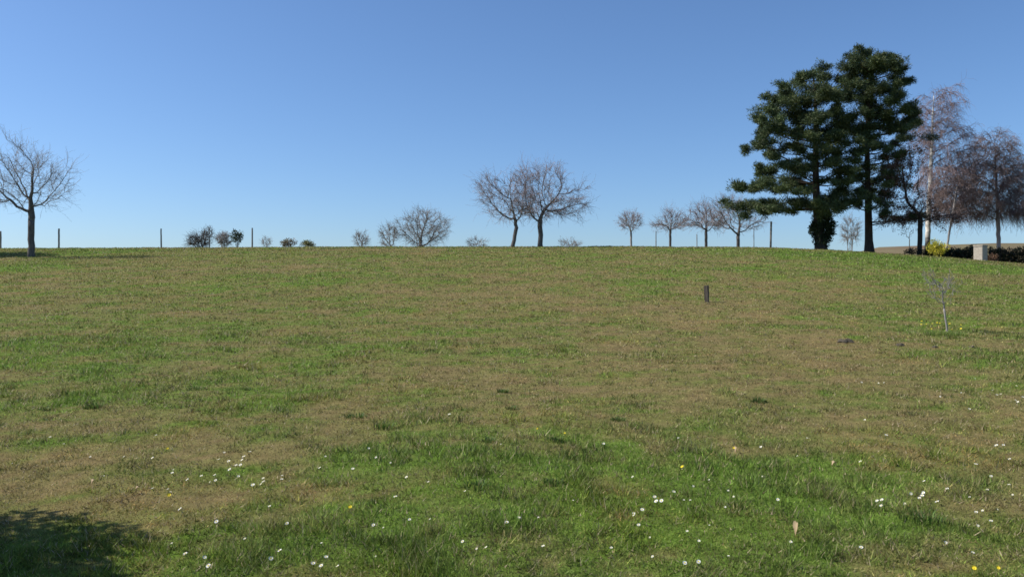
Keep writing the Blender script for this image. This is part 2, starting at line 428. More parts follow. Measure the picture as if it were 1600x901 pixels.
BARK_GREY = bark('grey_brown_bark', (.06, .053, .05), (.17, .152, .14))
BARK_DARK = bark('dark_bark', (.018, .016, .014), (.06, .052, .044))
BARK_PINK = bark('mauve_twig_bark', (.25, .205, .21), (.42, .355, .355))
BARK_PALE = bark('pale_twig_bark', (.20, .18, .17), (.38, .345, .32))
BARK_MAUVE = bark('birch_twig_bark', (.20, .145, .145), (.35, .265, .26))
BARK_BROWN = bark('brown_twig_bark', (.10, .07, .06), (.22, .16, .14))
BARK_RUST = bark('russet_twig_bark', (.17, .115, .095), (.33, .235, .20))
def birch(n, l, b):
    tc = n.new('ShaderNodeTexCoord'); mp = n.new('ShaderNodeMapping'); mp.inputs['Scale'].default_value = (1, 1, 5)
    l.new(tc.outputs['Object'], mp.inputs[0]); no = noise(n, l, 1.6, 5, .7, mp.outputs[0])
    c1 = ramp(n, l, no, [(.36, (.05, .045, .04)), (.46, (.70, .66, .60)), (1, (.80, .76, .70))])
    # old birches have rough black bark towards the foot
    sx = n.new('ShaderNodeSeparateXYZ'); l.new(tc.outputs['Object'], sx.inputs[0])
    n2 = noise(n, l, 3, 3); ad = n.new('ShaderNodeMath'); ad.operation = 'ADD'; l.new(sx.outputs['Z'], ad.inputs[0]); l.new(n2, ad.inputs[1])
    mr = n.new('ShaderNodeMapRange'); mr.inputs[1].default_value = 2.4; mr.inputs[2].default_value = 3.2; l.new(ad.outputs[0], mr.inputs[0])
    mx = n.new('ShaderNodeMix'); mx.data_type = 'RGBA'; l.new(mr.outputs[0], mx.inputs[0]); mx.inputs[6].default_value = (.03, .027, .024, 1); l.new(c1, mx.inputs[7])
    l.new(mx.outputs[2], b.inputs['Base Color'])
BIRCH = mat('birch_bark', birch)
LEAF = leafy('leaves', .25)
NEEDLE = leafy('pine_needles', .15)

# --- single trees of the meadow
bare_tree('fruit_tree', 'bare wide-crowned fruit tree standing alone at the left edge of the meadow', 'tree', 49, 44, 345,
          [(40, 292, 70, 40), (76, 280, 40, 34), (22, 262, 54, 38), (-14, 296, 54, 34), (38, 230, 8, 26), (8, 225, 7, 24)], .155, BARK_GREY, n_att=800, r_tip=.0042, twig=(.3, .8), ntw=2.9, up=.55, D=.24, twig_mat=BARK_PALE)
bare_tree('fruit_tree', 'bare fruit tree with slightly leaning slim trunk, left of the pair on the crest', 'tree', 800, 57, 355,
          [(795, 322, 46, 26), (770, 300, 26, 26), (812, 290, 22, 28), (757, 290, 14, 10)], .125, BARK_GREY, lean=7, n_att=520, r_tip=.0085, twig=(.25, .8), ntw=3.6, D=.22, up=.3, twig_mat=BARK_PINK, group='pair of fruit trees on the crest')
bare_tree('fruit_tree', 'broader bare fruit tree with thicker upright trunk, right of the pair on the crest', 'tree', 844, 57.5, 346,
          [(850, 318, 52, 28), (892, 318, 32, 24), (830, 282, 30, 26), (865, 278, 20, 22), (908, 296, 16, 8)], .16, BARK_GREY, n_att=680, r_tip=.0085, twig=(.25, .85), ntw=3.6, D=.23, up=.3, twig_mat=BARK_PINK, group='pair of fruit trees on the crest')

# --- orchard row over the crest
gO = 'orchard trees beyond the crest'
bare_tree('orchard_tree', 'small round pinkish bare orchard tree, leftmost and farthest of the orchard row', 'tree', 986, 92, 364, [(985, 346, 20, 15), (978, 350, 12, 8)], .11, BARK_PALE, n_att=300, r_tip=.011, twig=(.2, .6), ntw=3.2, twig_mat=BARK_PINK, group=gO)
bare_tree('orchard_tree', 'spreading bare orchard tree next after the small round pink one', 'tree', 1047, 84, 366, [(1040, 352, 24, 9), (1058, 347, 16, 14), (1047, 336, 12, 12)], .12, BARK_GREY, n_att=330, r_tip=.011, twig=(.2, .8), ntw=2.8, twig_mat=BARK_PINK, group=gO)
bare_tree('orchard_tree', 'bare orchard tree with wide low crown, third of the row toward the pines', 'tree', 1103, 82, 364, [(1085, 350, 26, 10), (1112, 345, 28, 16), (1097, 332, 20, 14)], .14, BARK_GREY, n_att=420, r_tip=.011, twig=(.2, .9), ntw=2.8, twig_mat=BARK_PINK, group=gO)
bare_tree('orchard_tree', 'larger bare orchard tree with V-shaped fork beside the low pine bough', 'tree', 1153, 70, 370, [(1140, 335, 38, 28), (1175, 350, 28, 13), (1132, 322, 22, 16)], .14, BARK_GREY, n_att=520, r_tip=.010, twig=(.2, .8), ntw=2.8, twig_mat=BARK_PINK, group=gO)

# --- far trees and bushes on the skyline
bare_tree('round_tree', 'broad round grey leafless tree far off on the skyline', 'tree', 657, 112, 380, [(660, 357, 45, 31)], .25, BARK_GREY, n_att=700, r_tip=.012, twig=(.4, 1.0), ntw=4, D=.36, up=.2, twig_mat=BARK_PALE)
bare_tree('bare_bush', 'grey leafless bush touching the left side of the round far tree', 'bush', 610, 112, 384, [(608, 368, 17, 19)], .12, BARK_PALE, n_att=200, r_tip=.016, twig=(.3, .7), ntw=2.2, up=.2)
bare_tree('bare_bush', 'small pale grey leafless bush standing alone left of the round far tree', 'bush', 565, 115, 386, [(565, 374, 11, 14)], .1, BARK_PALE, n_att=140, r_tip=.016, twig=(.3, .6), ntw=1.8, up=.3)
bare_tree('bare_bush', 'tiny pale leafless bush on the skyline just left of the paired trees', 'bush', 746, 112, 388, [(745, 380, 17, 8)], .08, BARK_PALE, n_att=130, r_tip=.015, twig=(.3, .6), ntw=2, up=.2)
bare_tree('bare_bush', 'tiny pale leafless bush on the skyline just right of the paired trees', 'bush', 890, 112, 388, [(890, 381, 18, 7)], .08, BARK_PALE, n_att=130, r_tip=.015, twig=(.3, .6), ntw=2, up=.2)
bare_tree('bare_bush', 'dark leafless bush clump beside the tallest stem, left of the small evergreen', 'bush', 313, 68, 384, [(310, 378, 17, 10), (320, 372, 8, 10)], .07, BARK_DARK, n_att=260, r_tip=.013, twig=(.2, .6), ntw=3.4, up=.3, twig_mat=BARK_GREY, stems=5)
bare_tree('bare_sapling', 'slim upright bare sapling rising at the right side of the dark bush clump', 'sapling', 327, 67, 370, [(328, 366, 5, 9)], .045, BARK_GREY, n_att=40, r_tip=.012, twig=(.2, .4), ntw=1.6, up=.8)
bare_tree('bare_bush', 'pale grey leafless bush between the dark bush and the small evergreen', 'bush', 350, 72, 385, [(350, 375, 10, 11)], .06, BARK_PALE, n_att=160, r_tip=.013, twig=(.2, .4), ntw=2.6, up=.3, stems=4)
bare_tree('bare_bush', 'faint small leafless bush right of the tall post by the small evergreen', 'bush', 416, 112, 388, [(416, 379, 8, 8)], .06, BARK_PALE, n_att=90, r_tip=.013, twig=(.2, .5), ntw=1.6, up=.3)

# ------------------------------------------------------------------ evergreen foliage things
def bush(name, label, cat, px, d, py_top, py_bot, half_px, cols, n_tuft, leaf=.12, group=None, stem=True, mt=None, flat=1, x_off=0, kindL=LEAF, n_each=10, lobes=7, at_xyz=None, dims=None):
    """leafy shrub: lobed crown of separate leaves over several stems"""
    reseed(label)
    S = d / FPX
    if at_xyz is None:
        bx0, by0, bz0 = at(px, d); top = ray(px, py_top, d)[2]; rx = half_px * S; low = ray(px, py_bot, d)[2]
    else:
        bx0, by0, bz0 = at_xyz; rx, top, low = dims
    org = np.array([bx0, by0, bz0]); low = max(low, bz0)
    h = (top - low) / 2; c = np.array([bx0 + x_off * S, by0, low + h])
    root = empty(name, org); tag(root, label, cat, group)
    lob = [(np.zeros(3), .86)]
    for k in range(lobes):
        a = rng.uniform(0, 6.28); e = rng.uniform(-.75, .9); q = math.sqrt(max(0, 1 - e * e))
        lob.append((np.array([math.cos(a) * q * .6, math.sin(a) * q * .6, e * .62]), rng.uniform(.32, .5)))
    pts, colr = [], []
    per = np.array([l[1] ** 2 for l in lob]); per = (per / per.sum() * n_tuft).astype(int)
    for (o, rr), m in zip(lob, per):
        v = rng.normal(size=(m, 3)); v /= np.linalg.norm(v, axis=1, keepdims=True); v *= (rng.random(m) ** .35)[:, None] * rr
        pts.append((o + v)); colr.append(np.array(cols)[rng.integers(0, len(cols), m)] * np.exp(rng.normal(0, .2)))
    p = np.concatenate(pts); colr = np.concatenate(colr)
    cen = c + p * np.array([rx, rx, h])
    cen[:, 2] = np.maximum(cen[:, 2], bz0 + .05)
    V, F, col = foliage(cen, leaf * 1.6, n_each, leaf, leaf * .55, colr, up=.25, outward=p * .6, diamond=True)
    mesh_obj('crown', V - org, F, kindL, root, attrs={'tint': col})
    if stem:
        parts = []
        for k in range(5):
            a = rng.uniform(0, 6.28); e = c + np.array([math.cos(a) * rx * .4, math.sin(a) * rx * .4, h * .2])
            P = np.array([org + (e - org) * f + np.array([0, 0, -.05 + .1 * math.sin(f * 3)]) for f in np.linspace(0, 1, 5)])
            parts.append(tube(P, np.linspace(.05, .015, 5) * max(.35, min(1.2, rx)), 6))
        for pt in parts: mesh_obj('stem', pt[0] - org, [pt[1], pt[2]], BARK_DARK, root, smooth=True)
    return root
DG = [(.030, .048, .018), (.022, .036, .015), (.045, .060, .022)]
bush('evergreen_tree', 'small dark evergreen tree leaning on the skyline beside the tall thin post', 'tree', 372, 70, 358, 384, 9, DG, 80, leaf=.13, x_off=-3)
bush('bush', 'low brownish green bush on the skyline, left of a similar lower one', 'bush', 451, 74, 373, 387, 11, [(.17, .15, .09), (.20, .155, .11)], 90, leaf=.12, group='two low bushes on the skyline')
bush('bush', 'lower olive green bush on the skyline, right of the browner one', 'bush', 480, 74, 376, 388, 11, [(.20, .19, .085), (.16, .165, .08)], 80, leaf=.12, group='two low bushes on the skyline')
# off the left of the view: the evergreens whose shade falls into it
bush('evergreen_tree', 'dense dark evergreen tree left of the bare fruit tree, shading the grass there', 'tree', 0, 45.5, 0, 0, 0, DG, 2600, leaf=.16, n_each=9,
     at_xyz=(-32.8, 45.6, hz(-32.8, 45.6)), dims=(3.4, hz(-32.8, 45.6) + 6.8, hz(-32.8, 45.6) + .1))
bush('evergreen_shrub', 'large dense rounded evergreen shrub close by at the near left, casting the corner shadow', 'shrub', 0, 5, 0, 0, 0, DG, 9000, leaf=.085, n_each=10, lobes=16,
     at_xyz=(-5.35, 3.72, hz(-5.35, 3.72)), dims=(1.75, hz(-5.35, 3.72) + 2.85, hz(-5.35, 3.72) + .05))

# ------------------------------------------------------------------ the two pines
PINE_BARK = bark('pine_bark', (.028, .022, .018), (.085, .062, .048), 9, .3)
def pine(label, px, d, top_py, r0, clumps, lean_top=0, seed=1, extra=0, depth_px=60):
    r2 = np.random.default_rng(seed)
    bx0, by0, bz0 = at(px, d); org = np.array([bx0, by0, bz0]); S = d / FPX
    root = empty('pine_tree', org); tag(root, label, 'tree', 'pair of tall pines')
    top = ray(px + lean_top, top_py + 8, d)
    fs = np.linspace(0, 1, 14); TP = np.array([org + np.array([0, 0, -.1]) + (top - org) * f + np.array([math.sin(f * 5 + seed) * .12 * (f < .95), math.cos(f * 4) * .1 * (f > 0), 0]) for f in fs])
    rad = r0 * (1 - fs * .88); rad[0] *= 1.35
    V, F, cp = tube(TP, rad, 12); mesh_obj('trunk', V - org, [F, cp], PINE_BARK, root, smooth=True)
    cen, col, outw = [], [], []
    base_cols = np.array([(.060, .090, .036), (.046, .070, .033), (.078, .106, .038), (.108, .124, .046)])
    ncl = len(clumps)
    clumps = [(a, b, c * 1.22, e * .98, f) for a, b, c, e, f in clumps]
    clumps += [(a + r2.normal(0, c * .6), b + r2.normal(0, e * .6), c * .85, e * .85, f * .9) for a, b, c, e, f in clumps * 2 if a > 1165 or b < 300]
    for ci, (cx, cy, rx, ry, dens) in enumerate(clumps):
        dy = r2.uniform(-1, 1) * depth_px * S * (.35 if rx > 30 else .9)
        p = ray(cx, cy, d + dy)
        # keep its size while it sits nearer or farther
        m = max(14, int(dens * rx * ry * .27))
        v = r2.normal(size=(m, 3)); v /= np.linalg.norm(v, axis=1, keepdims=True); v *= (r2.random(m) ** .45)[:, None]
        ns = max(4, int(m / 9)); sv = r2.normal(size=(ns, 3)); sv /= np.linalg.norm(sv, axis=1, keepdims=True)
        v = sv[r2.integers(0, ns, m)] * r2.uniform(.35, 1.0, ns)[r2.integers(0, ns, m)][:, None] + v * (.30 + .25 * (r2.random(m) < .18)[:, None])
        q = p + v * np.array([rx, min(rx, 26), ry]) * S
        cen.append(q); outw.append(v * .5)
        col.append(base_cols[r2.integers(0, 4, m)] * np.exp(r2.normal(0, .18)))
        # limb from the trunk to the clump
        hgt = np.clip((p[2] - .25 - abs(p[0] - bx0) * (.06 if cy > 280 else .2) - org[2]) / (top[2] - org[2]), .12, .97)
        st = np.array([np.interp(hgt, fs, TP[:, k]) for k in range(3)])
        hgt = np.clip(hgt - r2.uniform(0, .03), .13, .97)
        n = 7; f = np.linspace(0, 1, n)[:, None]
        mid = st + (p - st) * f; mid[:, 2] += np.sin(f[:, 0] * math.pi) * -.10 * np.linalg.norm(p - st) * .5
        mid[1:-1] += r2.normal(0, .05, (n - 2, 3))
        L = np.linalg.norm(p - st); rl = np.interp(f[:, 0], [0, 1], [min(.022 + .012 * L, r0 * .35), .012])
        if ci < ncl and not (cy > 284 and 1140 < cx < 1262): V, F, cp = tube(mid, rl, 6); mesh_obj('limb', V - org, [F, cp], PINE_BARK, root, smooth=True)
        # side shoots carrying the needle tufts
        k = min(m, 26); A = np.repeat(mid[-1:], k, 0) + (st - p) / max(L, .1) * r2.uniform(0, .5, k)[:, None] * min(L, 1.2)
        cen.append(A + (q[:k] - A) * .55); outw.append(v[:k] * .3); col.append(base_cols[r2.integers(0, 3, k)])
    cen = np.concatenate(cen); col = np.concatenate(col); outw = np.concatenate(outw)
    V, F, c = foliage(cen, .21, 16, .18, .048, col, up=.3, outward=outw, var=.22)
    mesh_obj('crown', V - org, F, NEEDLE, root, attrs={'tint': c})
    return root
A = [(1268, 116, 14, 8, 1.2), (1248, 124, 12, 9, 1.2), (1285, 122, 12, 9, 1), (1262, 135, 22, 12, 1), (1210, 152, 8, 8, 1.2), (1228, 150, 14, 12, 1), (1238, 165, 26, 14, 1),
     (1270, 158, 26, 14, 1), (1298, 150, 18, 12, .9), (1205, 172, 8, 7, 1.2), (1218, 182, 18, 10, 1), (1250, 186, 28, 12, 1), (1282, 184, 24, 14, 1), (1182, 190, 6, 7, 1.3),
     (1192, 202, 14, 11, 1.1), (1215, 205, 22, 12, 1), (1248, 210, 24, 10, .8), (1280, 208, 24, 12, .8), (1190, 224, 12, 12, 1.1), (1210, 232, 20, 11, 1), (1245, 232, 18, 8, .6),
     (1278, 232, 22, 8, .6), (1205, 244, 12, 6, 1), (1298, 212, 16, 12, .8), (1185, 266, 8, 7, 1.1), (1205, 268, 16, 7, .8), (1232, 258, 20, 8, .7), (1258, 264, 22, 9, .9),
     (1285, 256, 20, 8, .9), (1305, 250, 16, 8, .8), (1240, 278, 26, 9, .9), (1160, 292, 6, 6, 1.2), (1178, 294, 16, 7, 1.1), (1205, 291, 22, 7, 1.1), (1230, 288, 20, 8, .9),
     (1132, 314, 5, 4, 1.1), (1150, 322, 18, 9, 1.25), (1180, 322, 24, 9, 1.25), (1210, 321, 24, 8, 1.2), (1240, 319, 22, 7, 1), (1265, 318, 16, 7, .9), (1162, 335, 18, 5, .9), (1195, 332, 16, 5, .7),
     (1290, 280, 14, 6, .6), (1300, 312, 22, 14, 1.0), (1285, 325, 18, 14, 1.1), (1318, 300, 18, 9, .8), (1310, 322, 14, 8, .8), (1312, 178, 14, 11, .9), (1310, 202, 16, 10, .9), (1308, 235, 16, 8, .9), (1313, 264, 16, 8, .8), (1316, 284, 16, 7, .8), (1262, 296, 18, 7, .8), (1270, 245, 18, 7, .7)]
B_ = [(1357, 82, 10, 7, 1.2), (1340, 90, 11, 8, 1), (1375, 88, 12, 8, 1.1), (1395, 97, 12, 9, 1), (1325, 104, 12, 9, 1), (1352, 105, 20, 12, .9), (1382, 112, 22, 12, 1), (1408, 108, 8, 8, 1),
      (1412, 125, 8, 6, 1), (1320, 126, 13, 11, .9), (1348, 130, 22, 12, 1), (1378, 136, 20, 12, 1), (1322, 150, 16, 12, 1), (1350, 155, 22, 12, 1.1), (1385, 158, 22, 10, .9), (1410, 148, 12, 10, 1.0),
      (1418, 165, 12, 8, 1.1), (1325, 178, 18, 12, 1), (1355, 180, 24, 10, .9), (1392, 180, 20, 9, .9), (1418, 184, 14, 10, 1.1), (1435, 193, 7, 5, 1), (1345, 203, 26, 10, 1),
      (1378, 196, 26, 9, 1), (1408, 199, 22, 8, 1.1), (1330, 222, 20, 10, .9), (1360, 214, 18, 7, .7), (1422, 214, 16, 5, .6), (1340, 246, 18, 8, .6), (1378, 244, 16, 7, .6), (1398, 228, 12, 5, .5),
      (1330, 268, 18, 7, .7), (1365, 284, 24, 7, .7), (1395, 272, 16, 6, .5), (1340, 296, 18, 8, .9), (1360, 303, 14, 8, .9), (1385, 300, 14, 5, .5), (1330, 315, 14, 6, .7), (1402, 342, 18, 5, .5), (1385, 336, 10, 4, .4), (1425, 336, 10, 5, .5), (1385, 262, 16, 7, .7), (1395, 288, 18, 6, .7), (1340, 276, 16, 7, .8), (1376, 316, 14, 6, .7), (1345, 318, 14, 7, .8), (1375, 228, 16, 7, .8), (1415, 240, 12, 5, .6), (1345, 232, 18, 8, .9), (1372, 100, 16, 9, 1), (1340, 115, 16, 9, 1)]
pine('tall spreading pine with ivy at its foot and a long low bough reaching left', 1283, 60, 108, .36, A, lean_top=-14, seed=3)
pine('taller straight pine with bare lower trunk, right of the ivy-footed one', 1356, 61, 73, .30, B_, lean_top=2, seed=8)
# ivy round the foot of the first pine
S = 60 / FPX; bx0, by0, bz0 = at(1283, 60)
iv = empty('ivy', (bx0, by0 - .45, bz0)); tag(iv, 'dark ivy mass wrapped round the foot of the left pine', 'ivy')
def blob(cx, cy, rx, ry, m):
    v = rng.normal(size=(m, 3)); v /= np.linalg.norm(v, axis=1, keepdims=True); v *= (rng.random(m) ** .35)[:, None]
    return ray(cx, cy, 60) + v * np.array([rx, rx * .8, ry]) * S
cen = np.concatenate([blob(1285, 350, 17, 22, 240), blob(1295, 356, 12, 15, 120), blob(1274, 360, 9, 14, 100), blob(1285, 376, 13, 13, 150), blob(1284, 386, 9, 6, 60), blob(1283, 332, 11, 10, 80)])
V, F, c = foliage(cen, .14, 12, .11, .08, np.array([(.028, .045, .018), (.020, .034, .015), (.04, .056, .022)])[rng.integers(0, 3, len(cen))], up=-.2, diamond=True)
mesh_obj('leaves', V - np.array([bx0, by0 - .45, bz0]), F, LEAF, iv, attrs={'tint': c})

# ------------------------------------------------------------------ birches and companions on the right
bare_tree('birch_tree', 'tall leafless birch with white trunk and black foot beside the straight pine', 'tree', 1447, 66, 150,
          [(1462, 215, 36, 70), (1482, 160, 26, 30), (1478, 285, 48, 48), (1436, 195, 20, 45), (1502, 225, 22, 38), (1515, 260, 22, 36)], .19, BARK_MAUVE, n_att=1000, r_tip=.0095, twig=(.3, 1.0), ntw=6.2, up=-.35, droop=.3, trop=.6, twig_mat=BARK_MAUVE, trunk_mat=BIRCH, depth=.8, lean=12, leader=True, D=.26)
bare_tree('birch_tree', 'broad leafless reddish birch right of the white-trunked one, behind the hedge', 'tree', 1562, 67, 225,
          [(1550, 285, 58, 55), (1555, 235, 36, 32), (1520, 322, 56, 22), (1570, 325, 40, 20), (1518, 275, 36, 38)], .15, BARK_RUST, n_att=1400, r_tip=.010, twig=(.3, 1.05), ntw=6.8, up=-.35, droop=.3, trop=.5, twig_mat=BARK_RUST, trunk_mat=BARK_PINK, leader=True, lean=-8, D=.28)
bare_tree('birch_tree', 'leafless brownish birch cut by the right edge behind the hedge', 'tree', 1612, 66, 250,
          [(1602, 290, 36, 48), (1612, 325, 45, 20)], .13, BARK_RUST, n_att=850, r_tip=.010, twig=(.3, 1.05), ntw=6.4, up=-.35, droop=.3, trop=.5, twig_mat=BARK_MAUVE, trunk_mat=BARK_PINK, leader=True, D=.28)
bare_tree('birch_tree', 'slim pale-stemmed leaning young birch between the two big birches', 'tree', 1474, 64, 290,
          [(1502, 305, 42, 34), (1480, 332, 40, 14)], .075, BARK_PINK, n_att=380, r_tip=.010, twig=(.3, .9), ntw=5.0, up=-.3, droop=.28, trop=.4, twig_mat=BARK_BROWN, trunk_mat=BARK_PALE, lean=22, leader=True, D=.28)
bare_tree('bare_tree', 'dark low tree with brown-red twigs and old leaves between pine and birch', 'tree', 1436, 59.5, 352,
          [(1410, 270, 30, 30), (1420, 320, 42, 24), (1470, 340, 56, 10), (1395, 345, 25, 9), (1404, 270, 30, 40), (1425, 250, 20, 30)], .16, BARK_DARK, n_att=680, r_tip=.012, twig=(.3, .8), ntw=2.2, up=.1, twig_mat=BARK_RUST,
          leaf=([(.085, .045, .035)], .10, 3600, LEAF), lean=2)
bare_tree('bare_shrub', 'pale many-stemmed leafless shrub seen between the two pine trunks', 'shrub', 1328, 76, 372, [(1328, 362, 15, 22)], .05, BARK_PALE, n_att=170, r_tip=.013, twig=(.3, .7), ntw=2.2, up=.8, stems=6)
bare_tree('bare_sapling', 'thin bare sapling right of the straight pine trunk', 'sapling', 1421, 63, 375, [(1421, 362, 9, 14)], .03, BARK_GREY, n_att=50, r_tip=.010, twig=(.2, .5), ntw=1.6, up=.6)

# hedge
def hedge_run(label, pts, dens, cols, name='hedge'):
    """pts: (px, d, py_top); foot on the ground, 0.9 m thick"""
    P0 = [(*at(px, d), ray(px, pt, d)[2]) for px, d, pt in pts]
    org = np.array(P0[0][:3]); root = empty(name, org); tag(root, label, 'hedge')
    cen = []
    for (x0, y0, z0, t0), (x1, y1, z1, t1) in zip(P0[:-1], P0[1:]):
        L = math.hypot(x1 - x0, y1 - y0); m = int(L * dens); f = rng.random(m)
        h0 = z0 + (z1 - z0) * f; ht = (t0 + (t1 - t0) * f) + (fbm((x0 + f * L) * 1.3, f * 0, 3) - .5) * .35
        dx = rng.normal(0, .26, m)
        cen.append(np.stack([x0 + (x1 - x0) * f, y0 + (y1 - y0) * f + dx, h0 + .05 + (ht - h0) * rng.random(m) ** .8], -1))
    cen = np.concatenate(cen)
    V, F, c = foliage(cen, .16, 11, .13, .08, np.array(cols)[rng.integers(0, len(cols), len(cen))], up=.2, diamond=True)
    mesh_obj('crown', V - org, F, LEAF, root, attrs={'tint': c})
    parts = []
    for (x0, y0, z0, t0), (x1, y1, z1, t1) in zip(P0[:-1], P0[1:]):
        for f in np.arange(.1, 1, .22):
            b = np.array([x0 + (x1 - x0) * f, y0 + (y1 - y0) * f, z0 + (z1 - z0) * f - .1]); parts.append(tube(np.array([b, b + [.03, 0, .4], b + [.08, .05, .8]]), [.035, .03, .015], 5))
    for pt in parts: mesh_obj('stem', pt[0] - org, [pt[1], pt[2]], BARK_DARK, root)
hedge_run('dark trimmed hedge along the meadow between the yellow shrub and the pillar', [(1445, 58.5, 393), (1490, 58.5, 391), (1522, 58.2, 390)], 150, [(.020, .030, .014), (.03, .04, .018), (.05, .045, .03)])
hedge_run('dark hedge running off to the right from the pale pillar', [(1545, 58, 390), (1600, 57.5, 389), (1700, 56.5, 391)], 150, [(.020, .028, .013), (.028, .034, .016), (.045, .036, .024)])
bush('forsythia', 'bright yellow flowering shrub at the foot of the white-trunked birch', 'shrub', 1466, 56.3, 373, 400, 17, [(.66, .58, .05), (.42, .36, .05), (.40, .38, .05)], 220, leaf=.09, n_each=9)
bush('dry_shrub', 'low russet shrub close against the right foot of the pale pillar', 'shrub', 1550, 56.2, 396, 412, 9, [(.16, .09, .055), (.11, .07, .04)], 60, leaf=.09)
# low dark edging plants under the pines
bush('low_shrub', 'low dark shrub in the shade right of the straight pine trunk', 'shrub', 1427, 58.5, 389, 400, 13, [(.03, .035, .02), (.05, .045, .03)], 60, leaf=.1)

# ------------------------------------------------------------------ pillar, posts, stake
def box_mesh(w, dp, h, bev, z0=0, jit=0, taper=0):
    """box with chamfered edges standing on z0"""
    import bmesh
    bm = bmesh.new(); bmesh.ops.create_cube(bm, size=1)
    for v in bm.verts:
        s = 1 - taper * (v.co.z > 0); v.co.x *= w * s; v.co.y *= dp * s; v.co.z = z0 + (v.co.z + .5) * h
    bmesh.ops.bevel(bm, geom=list(bm.edges), offset=bev, segments=2, affect='EDGES')
    if jit:
        bmesh.ops.subdivide_edges(bm, edges=[e for e in bm.edges if e.calc_length() > h * .4], cuts=5)
        for v in bm.verts: v.co += Vector(rng.normal(0, jit, 3))
    return bm
def bm_obj(name, bm, m, parent=None, loc=(0, 0, 0)):
    me = bpy.data.meshes.new(name); bm.to_mesh(me); bm.free(); me.materials.append(m)
    o = bpy.data.objects.new(name, me); C.objects.link(o); o.parent = parent; o.location = loc; return o
def stone(n, l, b):
    no = noise(n, l, 7, 6, .7); l.new(ramp(n, l, no, [(.3, (.30, .26, .215)), (.7, (.47, .425, .36))]), b.inputs['Base Color'])
    bp = n.new('ShaderNodeBump'); bp.inputs['Strength'].default_value = .5; bp.inputs['Distance'].default_value = .02; l.new(no, bp.inputs['Height']); l.new(bp.outputs[0], b.inputs['Normal'])
STONE = mat('pale_stone', stone)
WOOD = bark('weathered_wood', (.10, .088, .076), (.27, .24, .21), 22, .12)
x, y, z = at(1532, 55.6)
pl = empty('stone_pillar', (x, y, z)); tag(pl, 'pale beige stone pillar standing in the gap of the dark hedge', 'pillar'); pl.rotation_euler.z = R(-58)
hp = ray(1532, 383, 55.6)[2] - z
bm_obj('shaft', box_mesh(.60, .60, hp - .10 + .15, .02, -.15), STONE, pl)
bm_obj('cap', box_mesh(.64, .64, .10, .02, hp - .098), STONE, pl)

def post(label, px, d, py_top, wdt, group, tilt=0):
    x, y, z = at(px, d); h = max(ray(px, py_top, d)[2] - z, .4)
    wdt *= .8
    o = bm_obj('fence_post', box_mesh(wdt, wdt, h + .2, wdt * .12, -.2, jit=.004, taper=.12), WOOD, None, (x, y, z))
    o.rotation_euler = (R(rng.uniform(-1, 1)), R(tilt), R(rng.uniform(0, 40))); tag(o, label, 'post', group)
gp = 'fence posts along the crest'
post('weathered fence post at the far left edge of the crest', 1, 58, 361, .14, gp)
post('weathered fence post on the crest just right of the big bare fruit tree', 92, 59, 357, .13, gp, .5)
post('pale fence post alone on the bare stretch of the crest', 252, 61, 357, .13, gp, -.6)
post('thin tall fence post right of the small evergreen tree', 394, 61, 356, .11, gp, .3)
post('short thin post between the first two orchard trees', 1025, 66, 361, .07, gp)
post('thin post between the third and fourth orchard trees', 1089, 68, 366, .07, gp)
post('slender post right of the V-forked orchard tree', 1178, 66, 357, .06, gp)
post('taller dark post between the orchard and the ivy-footed pine', 1204, 62, 346, .15, gp, 1)

x, y, z = hit(1104.5, 472)
hs = ray(1104, 444, y)[2] - z
st = bm_obj('wooden_stake', box_mesh(.115, .10, hs + .22, .012, -.25, jit=.004), bark('dark_stake_wood', (.045, .037, .03), (.14, .118, .095), 22, .12), None, (x, y, z))
st.rotation_euler = (R(1), R(-1.5), R(-28)); tag(st, 'short squared wooden stake standing alone in the open meadow', 'stake')

# sapling with spring flowers round its foot
sx, sy, sz = hit(1481, 518)
S = sy / FPX
bare_tree('sapling', 'small bare leaning sapling with yellow flowers round its foot', 'sapling', 1481, sy, 482,
          [(1466, 455, 20, 22), (1480, 448, 16, 18), (1455, 440, 12, 12)], .018, BARK_PALE, n_att=190, r_tip=.0042, twig=(.06, .2), ntw=1.6, up=.5, lean=-6, D=.05, sub=1)

# ------------------------------------------------------------------ tufts, flowers, leaves and clods in the grass
def tuft_mesh(n, rad, h, cols, seed):
    r2 = np.random.default_rng(seed)
    a = r2.uniform(0, 6.28, n); q = r2.random(n) ** .6 * rad
    b = np.stack([np.cos(a) * q, np.sin(a) * q, np.full(n, -.01)], -1)
    hh = h * r2.uniform(.5, 1.2, n); o = r2.uniform(.2, .9, n) * hh; a2 = a + r2.normal(0, .7, n)
    mid = b + np.stack([np.cos(a2) * o * .35, np.sin(a2) * o * .35, hh * .65], -1)
    tp = b + np.stack([np.cos(a2) * o, np.sin(a2) * o, hh], -1)
    t = a2 + 1.57; wv = np.stack([np.cos(t), np.sin(t), np.zeros(n)], -1) * (r2.uniform(.003, .006, n) * max(1, rad * 6))[:, None]
    V = np.stack([b - wv, b + wv, mid + wv * .8, mid - wv * .8, tp], 1).reshape(-1, 3)
    i = np.arange(n)[:, None] * 5
    c = np.array(cols)[r2.integers(0, len(cols), n)] * np.exp(r2.normal(0, .25, n))[:, None]
    return V, [np.concatenate([i, i + 1, i + 2, i + 3], 1), np.concatenate([i + 3, i + 2, i + 4], 1)], np.repeat(c, 5, 0)
TG = [(.085, .15, .03), (.065, .12, .026), (.11, .17, .036), (.17, .165, .06)]
